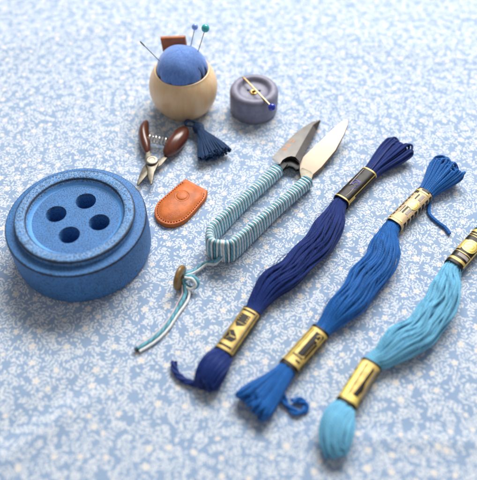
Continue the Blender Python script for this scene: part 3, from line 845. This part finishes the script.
# -- navy skein
t, bA, bB = skein('dark navy blue thread skein nearest the scissors, with a curled loose end', ink1,
    [(4.14, 18.72), (3.45, 17.36), (2.50, 16.34), (1.42, 15.34), (.84, 14.56)], .60, .42,
    ((6.25, 21.75), (4.72, 19.95)), ((.54, 14.02), (-.60, 12.16)), 21,
    dict(end=(8.10, 23.55), w=lambda u: .34 + .34 * smooth01(u * 1.2), h=lambda u: .25 + .12 * u, n=30, fold=.75, ragged=.07, lift=.05),
    dict(end=(-1.30, 10.72), w=lambda u: (.32 + .20 * sin(pi * min(1, .1 + u * .85))), h=lambda u: .25 + .16 * sin(pi * u), n=44, fold=.85, ragged=.13, twist=-.5),
    [dict(pts=[(-.95, 11.25, .25), (-1.45, 11.02, .14), (-1.86, 11.06, .13), (-2.22, 11.26, .13), (-2.46, 11.56, .14), (-2.52, 11.92, .17)], plies=3, r=.075)])
o = bA.body(t, black_print); L = bA.L
print_on(bA, o, [('g', [('patch', .02, .10, 5, 175), ('patch', L - .10, L - .03, 5, 175), ('line', [(.1, 38), (L * .5, 38), (L - .1, 38)], .05), ('line', [(.1, 142), (L * .5, 142), (L - .1, 142)], .028), ('patch', L - .55, L - .10, 14, 34)]),
    ('s', [('line', [(.18, 118), (L * .5, 112), (L * .62, 108)], .07), ('line', [(L * .62, 84), (L * .8, 80), (L - .2, 84)], .03)]),
    ('v', [('line', arcpts(L * .5, 92, .16, 15, 0, 330), .055), ('line', [(L * .42, 78), (L * .5, 95), (L * .62, 108)], .05), ('line', [(L * .58, 72), (L * .62, 82), (L * .72, 88)], .045)])])
o = bB.body(t, gold_print); L = bB.L
print_on(bB, o, [('b', [('patch', .0, .05, -20, 200), ('patch', .13, .21, 60, 132), ('patch', .36, .76, 74, 122), ('poly', [(.80, 124), (1.02, 100), (.80, 74)]), ('poly', [(1.30, 124), (1.72, 124), (1.72, 84), (1.52, 70), (1.20, 98)]), ('patch', L - .26, L - .16, 62, 132), ('patch', L - .05, L, -20, 200),
                        ('patch', .05, L - .05, -26, 22), ('line', [(.1, 44), (L * .5, 44), (L - .1, 44)], .035), ('line', [(.1, 142), (L - .1, 142)], .025)]),
    ('g', ticks(-22, 18, .16, L - .2, 9, .06) + ticks(78, 116, .44, .66, 3, .035) + [('line', [(1.34, 116), (1.5, 98), (1.66, 112)], .05), ('line', [(1.48, 80), (1.5, 98)], .04)]),
    ('s', [('line', [(.12, 54), (L * .5, 54), (L - .12, 54)], .035), ('line', [(.2, 132), (L - .2, 132)], .02)])])

# -- cobalt skein
t, bA, bB = skein('cobalt blue thread skein between the navy and the sky blue skeins', ink2,
    [(6.42, 17.56), (6.02, 16.45), (5.28, 15.40), (4.50, 14.50), (3.82, 13.74)], .62, .44,
    ((8.67, 20.44), (6.96, 18.58)), ((3.27, 13.14), (1.88, 11.52)), 33,
    dict(end=(10.05, 21.98), w=lambda u: .34 + .46 * smooth01(u), h=lambda u: .26 + .24 * u, n=50, fold=.5, ragged=.12, lift=.05),
    dict(end=(.42, 9.92), w=lambda u: .33 + .38 * smooth01(u), h=lambda u: .26 + .08 * u, n=46, fold=.7, ragged=.14),
    [dict(pts=[(8.95, 20.62, .3), (8.86, 20.0, .10), (8.78, 19.45, .09), (9.06, 18.98, .09), (9.34, 18.66, .09), (9.48, 18.30, .09)], plies=1, r=.085),
     dict(pts=[(1.60, 11.05, .25), (1.68, 10.52, .12), (1.80, 10.15, .12), (2.14, 9.86, .12), (2.46, 9.95, .12), (2.50, 10.22, .13), (2.26, 10.34, .14), (2.00, 10.26, .2)], plies=2, r=.07)])
o = bA.body(t, cream_print); L = bA.L
def dashes(a0, a1, d0, d1, n, duty=.55): return [('patch', d0 + (d1 - d0) * k / n, d0 + (d1 - d0) * (k + duty) / n, a0, a1) for k in range(n)]
print_on(bA, o, [('b', dashes(-14, 36, .1, L - .05, 8, .62) + dashes(128, 136, .05, L, 10, .7) + [('patch', .06, L - .06, 146, 156), ('patch', .45, .82, 92, 98), ('patch', 1.45, 1.9, 90, 96), ('patch', 1.45, 1.9, 104, 108), ('patch', .06, .16, 62, 104), ('patch', .28, .42, 108, 128), ('patch', .0, .04, 0, 180)]),
    ('s', [('patch', .40, .80, 70, 86), ('patch', 1.44, 1.88, 68, 84)] + ticks(56, 118, .40, .84, 5, .025) + ticks(54, 116, 1.44, 1.92, 5, .025)),
    ('y', [('poly', arcpts(L * .47, 78, .27, 30, 0, 345, 23)), ('patch', .2, .26, 60, 140), ('patch', L - .2, L - .14, 60, 150)]),
    ('c', [('line', arcpts(L * .47, 78, .19, 21, 0, 360), .03)])])
o = bB.body(t, gold_print); L = bB.L
print_on(bB, o, [('b', [('patch', .0, .12, 0, 180), ('patch', L - .15, L, 0, 180), ('patch', .26, 1.52, 44, 92), ('patch', .10, L - .1, -20, 12), ('patch', 1.56, 1.62, 60, 112), ('line', [(.2, 22), (L - .2, 22)], .03), ('line', [(.2, 128), (L - .2, 128)], .025), ('patch', 1.74, 1.82, 54, 84)]),
    ('g', [('line', arcpts(.46, 68, .14, 12, 90, 400), .06), ('line', [(.46, 56), (.72, 52)], .07), ('poly', [(1.40, 58), (1.52, 76), (1.52, 54)])]),
    ('g', ticks(-16, 8, .2, L - .25, 7, .05) + ticks(58, 66, .80, 1.36, 8, .025)), ('y', [('line', [(.2, 112), (L * .5, 112), (L - .2, 112)], .07)])])

# -- sky blue skein
t, bA, bB = skein('light sky blue thread skein at the right edge of the cloth', ink3,
    [(8.64, 15.22), (8.15, 14.18), (7.30, 13.28), (6.32, 12.52), (5.62, 12.02)], .62, .44,
    ((10.79, 18.05), (9.16, 16.30)), ((5.10, 11.70), (3.93, 10.00)), 47,
    dict(end=(12.2, 19.5), w=lambda u: .34 + .32 * smooth01(u), h=lambda u: .26 + .14 * u, n=24, fold=.7),
    dict(end=(3.44, 8.16), w=lambda u: .32 + .22 * sin(pi * min(1, .08 + u * .86)) - .08 * smooth01((u - .7) / .3), h=lambda u: .25 + .20 * sin(pi * min(1, u * .95)), n=48, fold=.9, ragged=.12, twist=-.8), None)
o = bA.body(t, black_print); L = bA.L
print_on(bA, o, [('g', [('patch', .12, .30, 20, 170), ('patch', L - .30, L - .16, 10, 178), ('patch', L - .72, L - .68, 20, 170), ('patch', .42, .46, 20, 172), ('patch', .56, .59, 90, 172), ('line', [(.1, 24), (L * .5, 24), (L - .1, 24)], .10), ('patch', .92, 1.56, 118, 172)]),
    ('s', [('patch', 1.78, 1.96, 40, 104)] + ticks(50, 84, .50, .84, 6, .03)),
    ('y', [('poly', arcpts(L * .50, 84, .36, 44, 0, 345, 23))]),
    ('g', [('line', arcpts(L * .50, 84, .27, 33, 0, 360, 22), .035), ('line', arcpts(L * .50, 84, .12, 14, 0, 360), .03)])])
o = bB.body(t, gold_print); L = bB.L
print_on(bB, o, [('b', [('line', [(.2, 30), (L - .2, 30)], .03), ('line', [(.2, 98), (L - .2, 98)], .025), ('patch', .0, .09, -10, 190), ('patch', L - .13, L, -10, 190), ('poly', [(.22, 74), (.34, 62), (.9, 66), (1.34, 54), (1.62, 66), (1.62, 88), (1.1, 82)]), ('patch', .05, 1.1, -6, 12), ('patch', 1.3, L - .1, -4, 14), ('patch', .5, .62, 126, 172), ('patch', .9, 1.1, 132, 172), ('patch', 1.3, 1.42, 128, 172), ('line', [(.18, 112), (L - .2, 112)], .02), ('patch', 1.70, 1.76, 52, 96)] + ticks(100, 110, .3, 1.5, 14, .02)),
    ('y', [('patch', .2, L - .2, 104, 140), ('patch', 1.66, L - .16, 50, 96)]),
    ('s', [('line', [(.3, 46), (.9, 44), (1.6, 40)], .08)])])

# ------------------------------------------------------------------ camera
cam_d = bpy.data.cameras.new('camera'); cam = bpy.data.objects.new('camera', cam_d); col.objects.link(cam)
cam.location = (0, 0, 23.4 * S); cam.rotation_euler = (radians(90 - 52.4), 0, 0)
cam_d.sensor_fit = 'HORIZONTAL'; cam_d.sensor_width = 36; cam_d.lens = 660 / 477 * 36
cam_d.clip_start = .005; cam_d.clip_end = 20
cam_d.dof.use_dof = True; cam_d.dof.focus_distance = .298; cam_d.dof.aperture_fstop = 6.5; cam_d.dof.aperture_blades = 8
scene.camera = cam

# ------------------------------------------------------------------ light: one big window behind the table, soft room light
w = bpy.data.worlds.new('World'); scene.world = w; w.use_nodes = True
bg = w.node_tree.nodes['Background']; bg.inputs[0].default_value = (1.0, .96, .92, 1); bg.inputs[1].default_value = .33
def area(name, loc, target, sx, sy, power, c):
    d = bpy.data.lights.new(name, 'AREA'); d.shape = 'RECTANGLE'; d.size = sx * S; d.size_y = sy * S; d.energy = power; d.color = c
    o = bpy.data.objects.new(name, d); col.objects.link(o); o.location = V(loc) * S
    o.rotation_euler = (V(target) - V(loc)).to_track_quat('-Z', 'Y').to_euler(); return o
area('window_light', (20, 88, 80), (0, 20, 0), 82, 40, 20.4, (1.0, .98, .95))

scene.view_settings.view_transform = 'Standard'; scene.view_settings.look = 'None'
scene.view_settings.exposure = 0; scene.view_settings.gamma = 1
scene.render.engine = 'CYCLES'
scene.cycles.use_denoising = True
for o in list(bpy.data.objects):
    if '_o' in o: del o['_o']
